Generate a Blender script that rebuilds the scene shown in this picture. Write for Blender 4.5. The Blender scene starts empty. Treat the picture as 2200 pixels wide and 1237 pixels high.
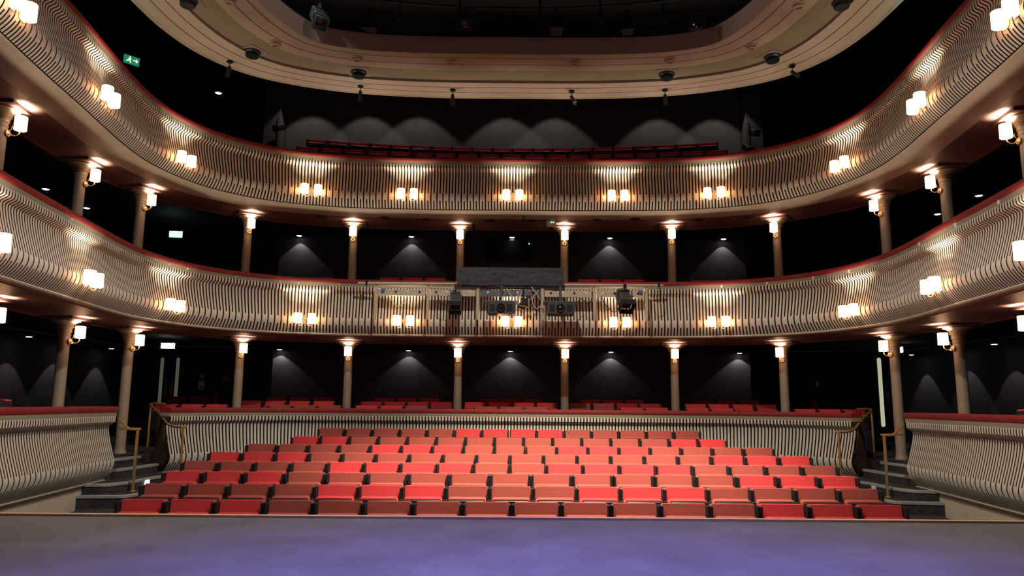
import bpy, math, random
from mathutils import Vector, Matrix, noise
R = math.radians
S = bpy.context.scene
COL = S.collection
random.seed(7)

# ------------------------------------------------------------------ camera
cam_d = bpy.data.cameras.new('camera'); cam = bpy.data.objects.new('camera', cam_d); COL.objects.link(cam)
cam_d.sensor_width = 36.0; cam_d.lens = 1608 / 2200 * 36.0; cam_d.clip_start = 0.05; cam_d.clip_end = 200
cam.matrix_world = Matrix.Translation((0, 0, 0.9)) @ Matrix.Rotation(R(98.87), 4, 'X') @ Matrix.Rotation(0.0078, 4, 'Z')
S.camera = cam
# ------------------------------------------------------------------ world, exposure
S.view_settings.view_transform = 'Standard'; S.view_settings.look = 'None'
S.view_settings.gamma = 1; S.view_settings.use_curve_mapping = False
S.view_settings.exposure = 0.0
W = bpy.data.worlds.new('world'); S.world = W; W.use_nodes = True
W.node_tree.nodes['Background'].inputs[0].default_value = (0.55, 0.6, 0.8, 1)
W.node_tree.nodes['Background'].inputs[1].default_value = 0.004

def light(kind, name, loc, energy, color, size=0.1, target=None, cone=60, blend=0.5, parent=None, size_y=None):
    d = bpy.data.lights.new(name, kind); d.energy = energy; d.color = color
    if kind == 'AREA':
        d.size = size
        if size_y: d.shape = 'RECTANGLE'; d.size_y = size_y
    else:
        d.shadow_soft_size = size
    if kind == 'SPOT': d.spot_size = R(cone); d.spot_blend = blend
    o = bpy.data.objects.new(name, d); COL.objects.link(o); o.location = loc
    if target is not None:
        o.rotation_euler = (Vector(target) - Vector(loc)).to_track_quat('-Z', 'Y').to_euler()
    if parent is not None: o.parent = parent
    return o

# lamps of the stage rig and of the opening in the ceiling, plus an added ceiling fill
light('SPOT', 'rig_spot_seats', (1.2, 7.8, 7.5), 11500, (1.0, 0.85, 0.68), 0.12, (0.85, 10.9, 0.0), 60, 1.0)
light('SPOT', 'rig_spot_house', (0.0, 7.3, 7.35), 1500, (1.0, 0.90, 0.76), 0.12, (0, 9.3, 0.0), 112, 0.3)
light('SPOT', 'rig_spot_left', (2.6, 4.0, 6.9), 900, (1.0, 0.95, 0.92), 0.1, (-6.2, 9.5, 0.1), 60, 0.6)
light('SPOT', 'rig_spot_right', (-2.6, 4.0, 6.9), 900, (1.0, 0.95, 0.84), 0.1, (6.2, 9.5, 0.1), 60, 0.6)
light('SPOT', 'stage_wash_blue', (0.4, 2.6, 6.2), 5600, (0.24, 0.22, 1.0), 0.3, (0.35, 2.8, 0), 72, 1.0)
light('SPOT', 'ceiling_fill', (0, 2.5, 2.6), 70, (1.0, 0.80, 0.58), 0.5, (0, 10.5, 7.3), 95, 1.0)  # added fill with no real lamp behind it, lifts the ceiling ring

# ------------------------------------------------------------------ materials
MATS = {}
def mat(name, color, rough=0.7, metal=0.0, emit=None, strength=0.0, noise_amt=0.0, noise_scale=8.0, bump=0.0, spec=0.3, sheen=0.0, stretch=(1, 1, 1)):
    if name in MATS: return MATS[name]
    m = bpy.data.materials.new(name); m.use_nodes = True; nt = m.node_tree
    b = nt.nodes['Principled BSDF']
    b.inputs['Base Color'].default_value = (*color, 1); b.inputs['Roughness'].default_value = rough
    b.inputs['Metallic'].default_value = metal; b.inputs['Specular IOR Level'].default_value = spec
    if sheen: b.inputs['Sheen Weight'].default_value = sheen; b.inputs['Sheen Roughness'].default_value = 0.4; b.inputs['Sheen Tint'].default_value = (*[min(1, c * 1.5 + .1) for c in color], 1)
    if emit: b.inputs['Emission Color'].default_value = (*emit, 1); b.inputs['Emission Strength'].default_value = strength
    if noise_amt or bump:
        tc = nt.nodes.new('ShaderNodeTexCoord'); mp = nt.nodes.new('ShaderNodeMapping'); mp.inputs['Scale'].default_value = stretch
        n = nt.nodes.new('ShaderNodeTexNoise'); n.inputs['Scale'].default_value = noise_scale; n.inputs['Detail'].default_value = 6
        nt.links.new(tc.outputs['Object'], mp.inputs[0]); nt.links.new(mp.outputs[0], n.inputs['Vector'])
        if noise_amt:
            cr = nt.nodes.new('ShaderNodeValToRGB'); cr.color_ramp.elements[0].position = 0.3; cr.color_ramp.elements[1].position = 0.7
            cr.color_ramp.elements[0].color = (*[c * (1 - noise_amt) for c in color], 1)
            cr.color_ramp.elements[1].color = (*[min(1, c * (1 + noise_amt)) for c in color], 1)
            nt.links.new(n.outputs['Fac'], cr.inputs[0]); nt.links.new(cr.outputs[0], b.inputs['Base Color'])
        if bump:
            bp = nt.nodes.new('ShaderNodeBump'); bp.inputs['Strength'].default_value = bump; bp.inputs['Distance'].default_value = 0.02
            nt.links.new(n.outputs['Fac'], bp.inputs['Height']); nt.links.new(bp.outputs[0], b.inputs['Normal'])
    MATS[name] = m
    return m
M_cream = mat('cream_paint', (0.50, 0.43, 0.33), 0.55, noise_amt=0.04, noise_scale=3)
M_ring = mat('ceiling_cream', (0.31, 0.25, 0.19), 0.7, noise_amt=0.04, noise_scale=2)
M_taupe = mat('ceiling_taupe', (0.165, 0.13, 0.085), 0.75, noise_amt=0.08, noise_scale=1.5)
M_band = mat('band_olive', (0.27, 0.24, 0.165), 0.55)
M_slat = mat('slat_paint', (0.60, 0.555, 0.465), 0.5, noise_amt=0.03, noise_scale=5)
M_back = mat('slot_backing', (0.035, 0.018, 0.012), 0.8)
M_soffit = mat('soffit_brown', (0.21, 0.115, 0.095), 0.45, noise_amt=0.08, noise_scale=2)
M_dark = mat('dark_wall', (0.055, 0.048, 0.05), 0.8, noise_amt=0.15, noise_scale=4, bump=0.1)
M_gal = mat('gallery_wall', (0.10, 0.09, 0.085), 0.8, noise_amt=0.12, noise_scale=3)
M_black = mat('black_paint', (0.012, 0.012, 0.014), 0.6)
M_floor = mat('dark_carpet', (0.035, 0.033, 0.035), 0.9, noise_amt=0.3, noise_scale=30)
M_cush = mat('red_leatherette', (0.22, 0.018, 0.020), 0.65, noise_amt=0.08, noise_scale=40)
M_red = mat('bright_red_velour', (0.60, 0.048, 0.052), 0.85, noise_amt=0.08, noise_scale=170, bump=0.06, sheen=0.9)
M_brick = mat('brick_red_velour', (0.34, 0.070, 0.052), 0.85, noise_amt=0.12, noise_scale=170, bump=0.06, sheen=0.9)
M_dimred = mat('dimmed_red_velour', (0.34, 0.022, 0.03), 0.85, noise_amt=0.10, noise_scale=60, sheen=0.3)  # darker copy of the seat velour, dim light at the rear put into its colour
M_gseat = mat('gallery_crimson_velour', (0.62, 0.035, 0.075), 0.85, noise_amt=0.10, noise_scale=60, sheen=0.4)
M_shell = mat('black_plastic', (0.014, 0.013, 0.014), 0.45)
M_metal = mat('dark_metal', (0.03, 0.03, 0.033), 0.4, metal=0.6)
M_grey = mat('grey_metal', (0.10, 0.10, 0.11), 0.45, metal=0.3)
M_chrome = mat('steel', (0.6, 0.6, 0.6), 0.25, metal=1.0)
M_brass = mat('brass', (0.70, 0.46, 0.17), 0.36, metal=0.85, spec=.6)
M_gilt = mat('gilt', (0.80, 0.50, 0.25), 0.4, metal=0.7)
M_nose = mat('aluminium_nosing', (0.42, 0.42, 0.41), 0.45, metal=0.4)
M_step = mat('step_vinyl', (0.033, 0.034, 0.036), 0.6, noise_amt=0.5, noise_scale=14, stretch=(1, 1, 4))
M_column = mat('column_paint', (0.30, 0.235, 0.175), 0.5)
M_wood = mat('pale_plywood', (0.55, 0.34, 0.22), 0.6, noise_amt=0.15, noise_scale=20)
M_white = mat('white_plastic', (0.75, 0.75, 0.73), 0.4)
M_yellow = mat('yellow_cable', (0.75, 0.55, 0.25), 0.5)
M_whitec = mat('pale_cable', (0.7, 0.68, 0.6), 0.5)
M_blue = mat('blue_socket', (0.05, 0.14, 0.5), 0.4)
M_drape = mat('black_cloth', (0.05, 0.055, 0.065), 0.95, noise_amt=0.2, noise_scale=12)
M_glassdk = mat('dark_lens', (0.01, 0.01, 0.012), 0.08, spec=0.8)
M_shade = mat('lit_shade', (0.9, 0.75, 0.6), 0.6, emit=(1.0, 0.60, 0.34), strength=2.9)
M_diff = mat('lit_diffuser', (0.9, 0.9, 0.85), 0.5, emit=(1.0, 0.88, 0.68), strength=7.0)
M_lens = mat('downlight_lens', (0.9, 0.9, 0.9), 0.4, emit=(0.95, 0.95, 1.0), strength=6.0)
M_green = mat('exit_green', (0.02, 0.3, 0.15), 0.4, emit=(0.03, 0.40, 0.22), strength=0.5)
M_greenhot = mat('exit_green_bright', (0.4, 0.9, 0.6), 0.4, emit=(0.55, 1.0, 0.80), strength=1.4)
M_exitw = mat('exit_white', (0.8, 0.8, 0.6), 0.4, emit=(0.95, 1.0, 0.75), strength=1.1)
M_exityel = mat('exit_white_warm', (0.9, 0.9, 0.7), 0.4, emit=(0.95, 1.0, 0.72), strength=2.5)
M_led = mat('green_led', (0.1, 0.9, 0.3), 0.4, emit=(0.3, 1.0, 0.4), strength=3)
M_steplight = mat('step_light', (0.9, 0.9, 0.9), 0.4, emit=(0.9, 1.0, 0.98), strength=3)
M_vision = mat('door_vision_glass', (0.3, 0.32, 0.28), 0.3, emit=(0.62, 0.66, 0.50), strength=0.10)
M_vision2 = mat('door_vision_glass_bright', (0.6, 0.6, 0.5), 0.3, emit=(0.85, 0.85, 0.62), strength=0.5)
M_signred = mat('sign_red', (0.5, 0.03, 0.04), 0.5)
M_signblue = mat('sign_blue', (0.08, 0.10, 0.5), 0.5)
M_signwhite = mat('sign_white', (0.7, 0.68, 0.7), 0.5)
M_plate = mat('push_plate', (0.35, 0.25, 0.2), 0.35, metal=0.6)
M_roundel = mat('roundel_glass', (0.45, 0.2, 0.08), 0.25, metal=0.5)
M_box = mat('grey_square_plate', (0.17, 0.145, 0.11), 0.7)
M_bluelamp = mat('blue_marker', (0.1, 0.1, 0.6), 0.4, emit=(0.12, 0.1, 0.9), strength=0.25)

# stage vinyl with scuffs
def stage_mat():
    m = bpy.data.materials.new('stage_vinyl'); m.use_nodes = True; nt = m.node_tree; b = nt.nodes['Principled BSDF']
    tc = nt.nodes.new('ShaderNodeTexCoord')
    n1 = nt.nodes.new('ShaderNodeTexNoise'); n1.inputs['Scale'].default_value = 1.6; n1.inputs['Detail'].default_value = 8; n1.inputs['Roughness'].default_value = 0.65
    nt.links.new(tc.outputs['Object'], n1.inputs['Vector'])
    cr = nt.nodes.new('ShaderNodeValToRGB'); e = cr.color_ramp.elements
    e[0].position = 0.3; e[0].color = (0.075, 0.07, 0.08, 1); e[1].position = 0.75; e[1].color = (0.13, 0.12, 0.14, 1)
    nt.links.new(n1.outputs['Fac'], cr.inputs[0])
    mp = nt.nodes.new('ShaderNodeMapping'); mp.inputs['Scale'].default_value = (2.2, 9, 1); mp.inputs['Rotation'].default_value = (0, 0, 0.5)
    n2 = nt.nodes.new('ShaderNodeTexNoise'); n2.inputs['Scale'].default_value = 3.0; n2.inputs['Detail'].default_value = 9; n2.inputs['Roughness'].default_value = 0.75
    nt.links.new(tc.outputs['Object'], mp.inputs[0]); nt.links.new(mp.outputs[0], n2.inputs['Vector'])
    c2 = nt.nodes.new('ShaderNodeValToRGB'); c2.color_ramp.elements[0].position = 0.58; c2.color_ramp.elements[1].position = 0.74
    nt.links.new(n2.outputs['Fac'], c2.inputs[0])
    n3 = nt.nodes.new('ShaderNodeMath'); n3.operation = 'MULTIPLY'; n3.inputs[1].default_value = 0.5
    nt.links.new(c2.outputs[0], n3.inputs[0])
    mx = nt.nodes.new('ShaderNodeMix'); mx.data_type = 'RGBA'; mx.inputs['B'].default_value = (0.26, 0.25, 0.27, 1)
    nt.links.new(n3.outputs[0], mx.inputs['Factor']); nt.links.new(cr.outputs[0], mx.inputs['A'])
    nt.links.new(mx.outputs['Result'], b.inputs['Base Color'])
    b.inputs['Roughness'].default_value = 0.55; b.inputs['Specular IOR Level'].default_value = 0.25
    return m
M_stage = stage_mat()

# ------------------------------------------------------------------ mesh helpers
class MB:
    def __init__(s): s.v = []; s.f = []
    def add(s, vs, fs):
        k = len(s.v); s.v += [tuple(p) for p in vs]; s.f += [tuple(i + k for i in f) for f in fs]; return s
    def box(s, c, d, m=None):
        x, y, z = d[0] / 2, d[1] / 2, d[2] / 2
        vs = [Vector((a * x, b * y, e * z)) for a in (-1, 1) for b in (-1, 1) for e in (-1, 1)]
        if m is not None: vs = [m @ p for p in vs]
        vs = [p + Vector(c) for p in vs]
        return s.add(vs, [(0, 1, 3, 2), (4, 6, 7, 5), (0, 4, 5, 1), (2, 3, 7, 6), (0, 2, 6, 4), (1, 5, 7, 3)])
    def rbox(s, c, d, r, m=None, n=3):
        """box rounded in its x-z outline and softened front and back edges (y is thin axis)"""
        x, y, z = d[0] / 2, d[1] / 2, d[2] / 2
        loops = []
        for (yy, ins) in ((-y, r * .35), (-y + r * .35, 0.0), (y - r * .35, 0.0), (y, r * .35)):
            L = []
            rr = max(r - ins, 0.002); X = x - ins; Z = z - ins
            for (cx, cz, a0) in ((X - rr, Z - rr, 0), (-X + rr, Z - rr, 90), (-X + rr, -Z + rr, 180), (X - rr, -Z + rr, 270)):
                for k in range(n + 1):
                    a = R(a0 + 90 * k / n); L.append(Vector((cx + rr * math.cos(a), yy, cz + rr * math.sin(a))))
            loops.append(L)
        N = len(loops[0]); vs = [p for L in loops for p in L]
        if m is not None: vs = [m @ p for p in vs]
        vs = [p + Vector(c) for p in vs]
        fs = [(i * N + j, i * N + (j + 1) % N, (i + 1) * N + (j + 1) % N, (i + 1) * N + j) for i in range(3) for j in range(N)]
        fs += [tuple(range(N))[::-1], tuple(3 * N + i for i in range(N))]
        return s.add(vs, fs)
    def tube(s, pts, r, n=8, cap=True):
        pts = [Vector(p) for p in pts]; k = len(pts); rings = []; up = None
        for i, p in enumerate(pts):
            t = (pts[min(i + 1, k - 1)] - pts[max(i - 1, 0)])
            t = t.normalized() if t.length > 1e-9 else Vector((0, 0, 1))
            if up is None:
                up = Vector((0, 0, 1)) if abs(t.z) < .9 else Vector((1, 0, 0))
            a = t.cross(up).normalized(); up = a.cross(t).normalized()
            rr = r[i] if isinstance(r, (list, tuple)) else r
            rings.append([p + (a * math.cos(2 * math.pi * j / n) + up * math.sin(2 * math.pi * j / n)) * rr for j in range(n)])
        vs = [q for L in rings for q in L]
        fs = [(i * n + j, i * n + (j + 1) % n, (i + 1) * n + (j + 1) % n, (i + 1) * n + j) for i in range(k - 1) for j in range(n)]
        if cap: fs += [tuple(range(n))[::-1], tuple((k - 1) * n + j for j in range(n))]
        return s.add(vs, fs)
    def lathe(s, c, prof, n=20, m=None, cap=True):
        """prof = [(radius, height)], turned about z"""
        vs = []
        for (r, h) in prof:
            for j in range(n):
                a = 2 * math.pi * j / n; p = Vector((r * math.cos(a), r * math.sin(a), h))
                vs.append(m @ p if m is not None else p)
        vs = [p + Vector(c) for p in vs]
        k = len(prof)
        fs = [(i * n + j, i * n + (j + 1) % n, (i + 1) * n + (j + 1) % n, (i + 1) * n + j) for i in range(k - 1) for j in range(n)]
        if cap: fs += [tuple(range(n))[::-1], tuple((k - 1) * n + j for j in range(n))]
        return s.add(vs, fs)
    def build(s, name, m, parent=None, smooth=False, loc=None):
        me = bpy.data.meshes.new(name); me.from_pydata(s.v, [], s.f); me.materials.append(m); me.update()
        if smooth:
            me.shade_smooth(); me.set_sharp_from_angle(angle=R(40))
        o = bpy.data.objects.new(name, me); COL.objects.link(o)
        if parent is not None: o.parent = parent
        if loc is not None: o.location = loc
        return o

def tag(o, label=None, cat=None, group=None, kind=None):
    if label: o['label'] = label
    if cat: o['category'] = cat
    if group: o['group'] = group
    if kind: o['kind'] = kind
    return o
def empty(name, loc=(0, 0, 0), rz=0.0, **k):
    o = bpy.data.objects.new(name, None); o.empty_display_size = 0.1; COL.objects.link(o)
    o.location = loc; o.rotation_euler = (0, 0, rz); tag(o, **k); return o
def struct(o): o['kind'] = 'structure'; return o
def copy_tree(o, parent=None):
    c = o.copy(); COL.objects.link(c)
    if parent is not None: c.parent = parent
    for ch in list(o.children): copy_tree(ch, c)
    return c
ORD = ['', 'first', 'second', 'third', 'fourth', 'fifth', 'sixth', 'seventh', 'eighth', 'ninth', 'tenth', 'eleventh', 'twelfth', 'thirteenth', 'fourteenth', 'fifteenth', 'sixteenth', 'seventeenth', 'eighteenth', 'nineteenth', 'twentieth', 'twenty-first', 'twenty-second', 'twenty-third']
def place_word(i, n):
    """i from 0, n in all, seen left to right"""
    if i == 0: return 'leftmost'
    if i == n - 1: return 'rightmost'
    if i < n / 2: return ORD[i + 1] + ' from the left'
    return ORD[n - i] + ' from the right'

# ------------------------------------------------------------------ horseshoe plan
CP = [(0, 14.92), (1.2, 14.92), (2.4, 14.88), (3.5, 14.76), (4.4, 14.50), (5.1, 14.05), (5.6, 13.45), (5.88, 12.75), (6.0, 12.0), (5.97, 11.2), (5.87, 10.4), (5.76, 9.6), (5.66, 8.8), (5.53, 7.9), (5.38, 7.0), (5.24, 6.2), (5.12, 5.3), (5.02, 4.4)]
ctrl = [Vector((-x, y)) for x, y in CP[:0:-1]] + [Vector(p) for p in CP]
ctrl = [ctrl[0] * 2 - ctrl[1]] + ctrl + [ctrl[-1] * 2 - ctrl[-2]]
dense = []
for i in range(1, len(ctrl) - 2):
    p0, p1, p2, p3 = ctrl[i - 1:i + 3]
    for k in range(24):
        t = k / 24
        dense.append(0.5 * ((2 * p1) + (p2 - p0) * t + (2 * p0 - 5 * p1 + 4 * p2 - p3) * t * t + (3 * p1 - p0 - 3 * p2 + p3) * t ** 3))
dense.append(ctrl[-2])
acc = [0.0]
for a, b in zip(dense, dense[1:]): acc.append(acc[-1] + (b - a).length)
LT = acc[-1]; LH = LT / 2
import bisect
def P(s):
    q = s + LH; q = min(max(q, 0), LT - 1e-6); i = bisect.bisect_right(acc, q) - 1
    t = (q - acc[i]) / (acc[i + 1] - acc[i]); return dense[i].lerp(dense[i + 1], t)
def T(s): return (P(s + .15) - P(s - .15)).normalized()
def N(s): t = T(s); return Vector((t.y, -t.x))     # into the room (t runs from left to right over the back)
def at(s, off, z): p = P(s) + N(s) * off; return Vector((p.x, p.y, z))
def s_of(x=None, y=None, side=1):
    """arc position on the right half with given y (sides) or x (back)"""
    best = None
    for k in range(0, 2001):
        s = LH * k / 2000; p = P(s)
        e = abs(p.y - y) if y is not None else (abs(p.x - x) if p.y > 14 else 9)
        if best is None or e < best[0]: best = (e, s)
    return best[1] * side
def srange(a, b, ds): n = max(1, int(math.ceil((b - a) / ds))); return [a + (b - a) * i / n for i in range(n + 1)]
def sweep(prof, a, b, ds=0.15, closed=True, mb=None, caps=True):
    mb = mb or MB(); ss = srange(a, b, ds); k = len(prof)
    vs = []
    for s in ss:
        for (o, z) in prof:
            oo = o(s) if callable(o) else o
            vs.append(at(s, oo, z))
    m = k if closed else k - 1
    fs = [(i * k + j, i * k + (j + 1) % k, (i + 1) * k + (j + 1) % k, (i + 1) * k + j) for i in range(len(ss) - 1) for j in range(m)]
    if closed and caps: fs += [tuple(range(k)), tuple((len(ss) - 1) * k + j for j in range(k))[::-1]]
    return mb.add(vs, fs)

# slat profile: (fraction down, offset into the room)
PR = [(0.0, 0.0), (0.03, .008), (0.09, .004), (0.11, -.015), (0.13, -.05), (0.155, -.078), (0.20, -.083), (0.26, -.074), (0.34, -.058), (0.42, -.038), (0.50, -.017), (0.58, .006), (0.65, .026), (0.685, .035), (0.72, .042), (0.76, .042), (0.80, .033), (0.84, .019), (0.88, -.002), (0.92, -.028), (0.96, -.060), (1.0, -.095)]
SH = 0.93
def profile_off(t):
    for (a, oa), (b, ob) in zip(PR, PR[1:]):
        if a <= t <= b: return oa + (ob - oa) * (t - a) / (b - a)
    return PR[-1][1]
def slats(a, b, ztop, zb=None):
    mb = MB(); pitch = 0.0622; w = 0.0358; th = 0.002
    n = int((b - a) / pitch / 2) * 2
    s0 = a + ((b - a) - n * pitch) / 2
    K = len(PR)
    for i in range(n):
        c = s0 + (i + .5) * pitch
        vs = []
        for (t, o) in PR:
            z = ztop - t * SH
            vs += [at(c - w / 2, o, z), at(c + w / 2, o, z), at(c + w / 2, o - th, z), at(c - w / 2, o - th, z)]
        fs = []
        for k in range(K - 1):
            u, v = k * 4, (k + 1) * 4
            fs += [(u, u + 1, v + 1, v), (u + 1, u + 2, v + 2, v + 1), (u + 3, u, v, v + 3)]
        fs += [(0, 3, 2, 1), tuple((K - 1) * 4 + j for j in range(4))]
        mb.add(vs, fs)
        if i % 2 == 0:                    # the bridge that joins two slats low down
            vs = []; rows = [q for q in PR if .68 <= q[0] <= .84]
            for (t, o) in rows:
                z = ztop - t * SH
                vs += [at(c + w / 2, o, z), at(c + pitch - w / 2, o, z)]
            fs = [(2 * k, 2 * k + 1, 2 * k + 3, 2 * k + 2) for k in range(len(rows) - 1)]
            k = len(vs)
            z1 = ztop - rows[0][0] * SH; z2 = ztop - rows[-1][0] * SH
            vs += [at(c + w / 2, rows[0][1] - th, z1), at(c + pitch - w / 2, rows[0][1] - th, z1), at(c + w / 2, rows[-1][1] - th, z2), at(c + pitch - w / 2, rows[-1][1] - th, z2)]
            fs += [(k, k + 1, 1, 0), (2 * len(rows) - 2, 2 * len(rows) - 1, k + 3, k + 2)]
            mb.add(vs, fs)
    return mb

def front(a, b, ztop, label, lip='small', cushions=2.3):
    """a balcony front: cushion, band, slatted panel, backing, lip"""
    e = empty('balcony_front', (0, 0, 0), label=label, cat='balcony front')
    zc = ztop - .085; zb = zc - .06; z1 = zb - SH
    n = max(1, round((b - a) / cushions)); L = (b - a) / n
    for i in range(n):
        sweep([(.006, zc), (.014, zc + .02), (.014, zc + .065), (.0, ztop), (-.20, ztop), (-.215, zc + .065), (-.215, zc)], a + i * L + .003, a + (i + 1) * L - .003, .12).build('rail_cushion', M_cush, e, True)
    sweep([(.0, zb - .01), (.0, zc), (-.2, zc), (-.2, zb - .01)], a, b, .12).build('top_band', M_band, e)
    slats(a + .01, b - .01, zb).build('slatted_panel', M_slat, e, True)
    prof = [(o - .040, zb - t * SH) for t, o in PR] + [(-.26, z1), (-.26, zb)]
    sweep(prof, a, b, .12).build('backing_panel', M_back, e)
    if lip == 'small':
        pr = [(-.16, z1 - .002), (-.10, z1 - .004), (-.085, z1 - .02), (-.10, z1 - .04), (-.16, z1 - .045), (-.27, z1 - .05), (-.27, z1 - .002)]
        sweep(pr, a, b, .12).build('lip_moulding', M_cream, e, True)
    if lip == 'wide':
        pr = [(-.17, z1 - .002), (-.13, z1 - .004), (-.105, z1 - .014), (-.115, z1 - .028), (-.16, z1 - .03), (-.19, z1 - .035), (-.60, z1 - .075), (-.60, z1 - .002)]
        sweep(pr, a, b, .12).build('lip_moulding', M_cream, e, True)
    return e
Z1, Z2, Z0 = 3.36, 5.95, 0.83
T1B = Z1 - .145 - SH      # 2.285
T2B = Z2 - .145 - SH      # 4.875
front(-LH, LH, Z1, 'slatted front of the lower balcony with lamps and the projector rig on it', 'small')
front(-LH, LH, Z2, 'slatted front of the upper balcony, just under the oval ceiling', 'wide')
LB = s_of(y=6.32); s_gap0 = s_of(y=12.95); s_gap1 = s_of(y=11.55)
front(-s_gap0, s_gap0, Z0 - .02, 'slatted parapet behind the main seat block at stalls level', 'small')
front(-LB, -s_gap1, Z0, 'slatted side parapet at stalls level on the left of the stage', 'small')
front(s_gap1, LB, Z0, 'slatted side parapet at stalls level on the right of the stage', 'small')

# ------------------------------------------------------------------ slabs, soffits, floors
RX, RY = 10.6, 20.8
def eoff(s):
    p = P(s); k = min(1, max(0, (p.y - 12.0) / 2.9)); return -(1.36 + .24 * k)
def outer(s, off):
    """ray from the room centre through the curve to the outer wall line"""
    p = at(s, off, 0); c = Vector((0, 10.0))
    d = Vector((p.x, p.y)) - c; t = 99
    if abs(d.x) > 1e-6: t = min(t, RX / abs(d.x))
    if d.y > 1e-6: t = min(t, (RY - c.y) / d.y)
    if d.y < -1e-6: t = min(t, (c.y - 3.0) / -d.y)
    q = c + d * t; return q
def ringslab(off, z0, z1, name, m):
    mb = MB(); ss = srange(-LH, LH, .2)
    vs = []
    for s in ss:
        o = off(s) if callable(off) else off
        a = at(s, o, 0); q = outer(s, o)
        vs += [(a.x, a.y, z0), (a.x, a.y, z1), (q.x, q.y, z1), (q.x, q.y, z0)]
    k = 4
    fs = [(i * k + j, i * k + (j + 1) % k, (i + 1) * k + (j + 1) % k, (i + 1) * k + j) for i in range(len(ss) - 1) for j in range(4)]
    fs += [(0, 1, 2, 3), tuple((len(ss) - 1) * 4 + j for j in range(4))[::-1]]
    mb.add(vs, fs); return struct(mb.build(name, m))
def soffit(z, name, inner_off):
    mb = sweep([(inner_off, z), (inner_off, z + .12), (eoff, z + .12), (eoff, z)], -LH, LH, .15)
    return struct(mb.build(name, M_soffit))
SO1, SO2 = T1B - .06, T2B - .065      # undersides
soffit(SO1, 'lower_balcony_soffit', -.2)
soffit(SO2, 'upper_balcony_soffit', -.55)
# thin moulding along the inner edge of each soffit
M_edge = mat('soffit_edge', (0.16, 0.05, 0.045), 0.5)
for z, nm in ((SO1, 'trim_1'), (SO2, 'trim_2')):
    pr = [(lambda s: eoff(s) + .01, z - .025), (lambda s: eoff(s) + .01, z + .1), (lambda s: eoff(s) - .03, z + .1), (lambda s: eoff(s) - .03, z - .025)]
    struct(sweep(pr, -LH, LH, .15).build(nm, M_edge))
ringslab(lambda s: eoff(s) - .02, SO1 + .22, SO1 + .38, 'lower_balcony_floor', M_dark)
ringslab(lambda s: eoff(s) - .02, 5.42, 5.93, 'upper_balcony_floor', M_dark)
struct(sweep([(-.26, SO1 + .13), (-.26, SO1 + .38), (eoff, SO1 + .38), (eoff, SO1 + .13)], -LH, LH, .2).build('lower_balcony_front_floor', M_floor))
struct(sweep([(-.26, SO2 + .13), (-.26, SO2 + .3), (eoff, SO2 + .3), (eoff, SO2 + .13)], -LH, LH, .2).build('upper_balcony_front_floor', M_floor))
struct(sweep([(eoff, SO2 + .12), (eoff, 5.93), (lambda s: eoff(s) - .05, 5.93), (lambda s: eoff(s) - .05, SO2 + .12)], -LH, LH, .2).build('upper_balcony_riser', M_dark))
# stalls level: raised ring of floor outside the horseshoe
for (a, b) in ((-LB, -s_gap1), (-s_gap0, s_gap0), (s_gap1, LB)):
    z1 = Z0 - .145 - SH - .05
    struct(sweep([(-.15, z1 - .75), (-.15, z1), (-.45, z1), (-.45, z1 - .75)], a, b, .15).build('parapet_base', M_cream if abs(a) > s_gap0 + .1 or abs(b) > s_gap0 + .1 else M_dark))
ringslab(-1.0, -.15, -.004, 'outer_stalls_floor', M_floor)
for (a, b) in ((-LB, -s_gap1), (-s_gap0, s_gap0), (s_gap1, LB)):
    struct(sweep([(-.26, -.15), (-.26, 0), (-1.02, 0), (-1.02, -.15)], a, b, .2).build('outer_stalls_floor', M_floor))
# terraces of the main seat block
ROWY = [8.04 + .893 * k for k in range(8)]
ROWZ = [-.103, -.036, .026, .086, .158, .233, .322, .44]
SEAT_H = .82
for k in range(8):
    z = ROWZ[k] - SEAT_H; y0 = ROWY[k] - .60; y1 = y0 + .893
    if k == 0: y0 = 6.3
    if k == 7: y1 = 15.2
    xw = 5.72 if k < 4 else 6.1
    if k == 7: xw = 5.3
    mb = MB(); mb.box((0, (y0 + y1) / 2, z - .25), (2 * xw, y1 - y0, .5)); struct(mb.build('stalls_floor', M_floor))
for sx in (-1, 1):
    struct(MB().box((sx * 5.35, 10.9, -.83), (1.2, 3.9, .5)).build('aisle_floor', M_floor))
# stage
struct(MB().box((0, 1.32, -.1), (15, 9.64, .2)).build('stage_floor', M_stage))
struct(MB().box((0, 6.232, -.015), (15, .064, .05)).build('trim_3', M_wood))
struct(MB().box((0, 6.20, -.82), (15, .12, 1.1)).build('stage_front', M_black))
# walls: back wall with returns, recesses with doors, side walls
WB = 19.2
struct(MB().box((0, WB + .1, 1.3), (12.2, .2, 2.2)).build('wall_back', M_dark))
struct(MB().box((0, WB + .1, 4.0), (12.2, .2, 2.84)).build('wall_back', M_dark))
struct(MB().box((0, WB + .1, 7.8), (12.2, .2, 3.74)).build('wall_back', M_gal))
for sx in (-1, 1):
    for z0, z1 in ((0, 2.4), (2.58, 5.42)):
        mt = Matrix.Rotation(sx * R(38), 3, 'Z')
        struct(MB().box((sx * 6.42, WB + .38, (z0 + z1) / 2), (.95, .14, z1 - z0), mt).build('wall_return', M_dark))
    for z0, z1 in ((0, 2.4), (2.58, 5.42), (5.93, 9.7)):
        struct(MB().box((sx * (RX + .1), 12.0, (z0 + z1) / 2), (.2, 17.4, z1 - z0)).build('wall_left' if sx < 0 else 'wall_right', M_dark))
        struct(MB().box((sx * 8.6, RY - .1, (z0 + z1) / 2), (4.2, .2, z1 - z0)).build('wall_back', M_black))
    # piers beside the upper gallery wall
    struct(MB().box((sx * 6.33, WB - .2, 7.9), (.42, .5, 3.6)).build('wall_pier', M_gal))
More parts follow.
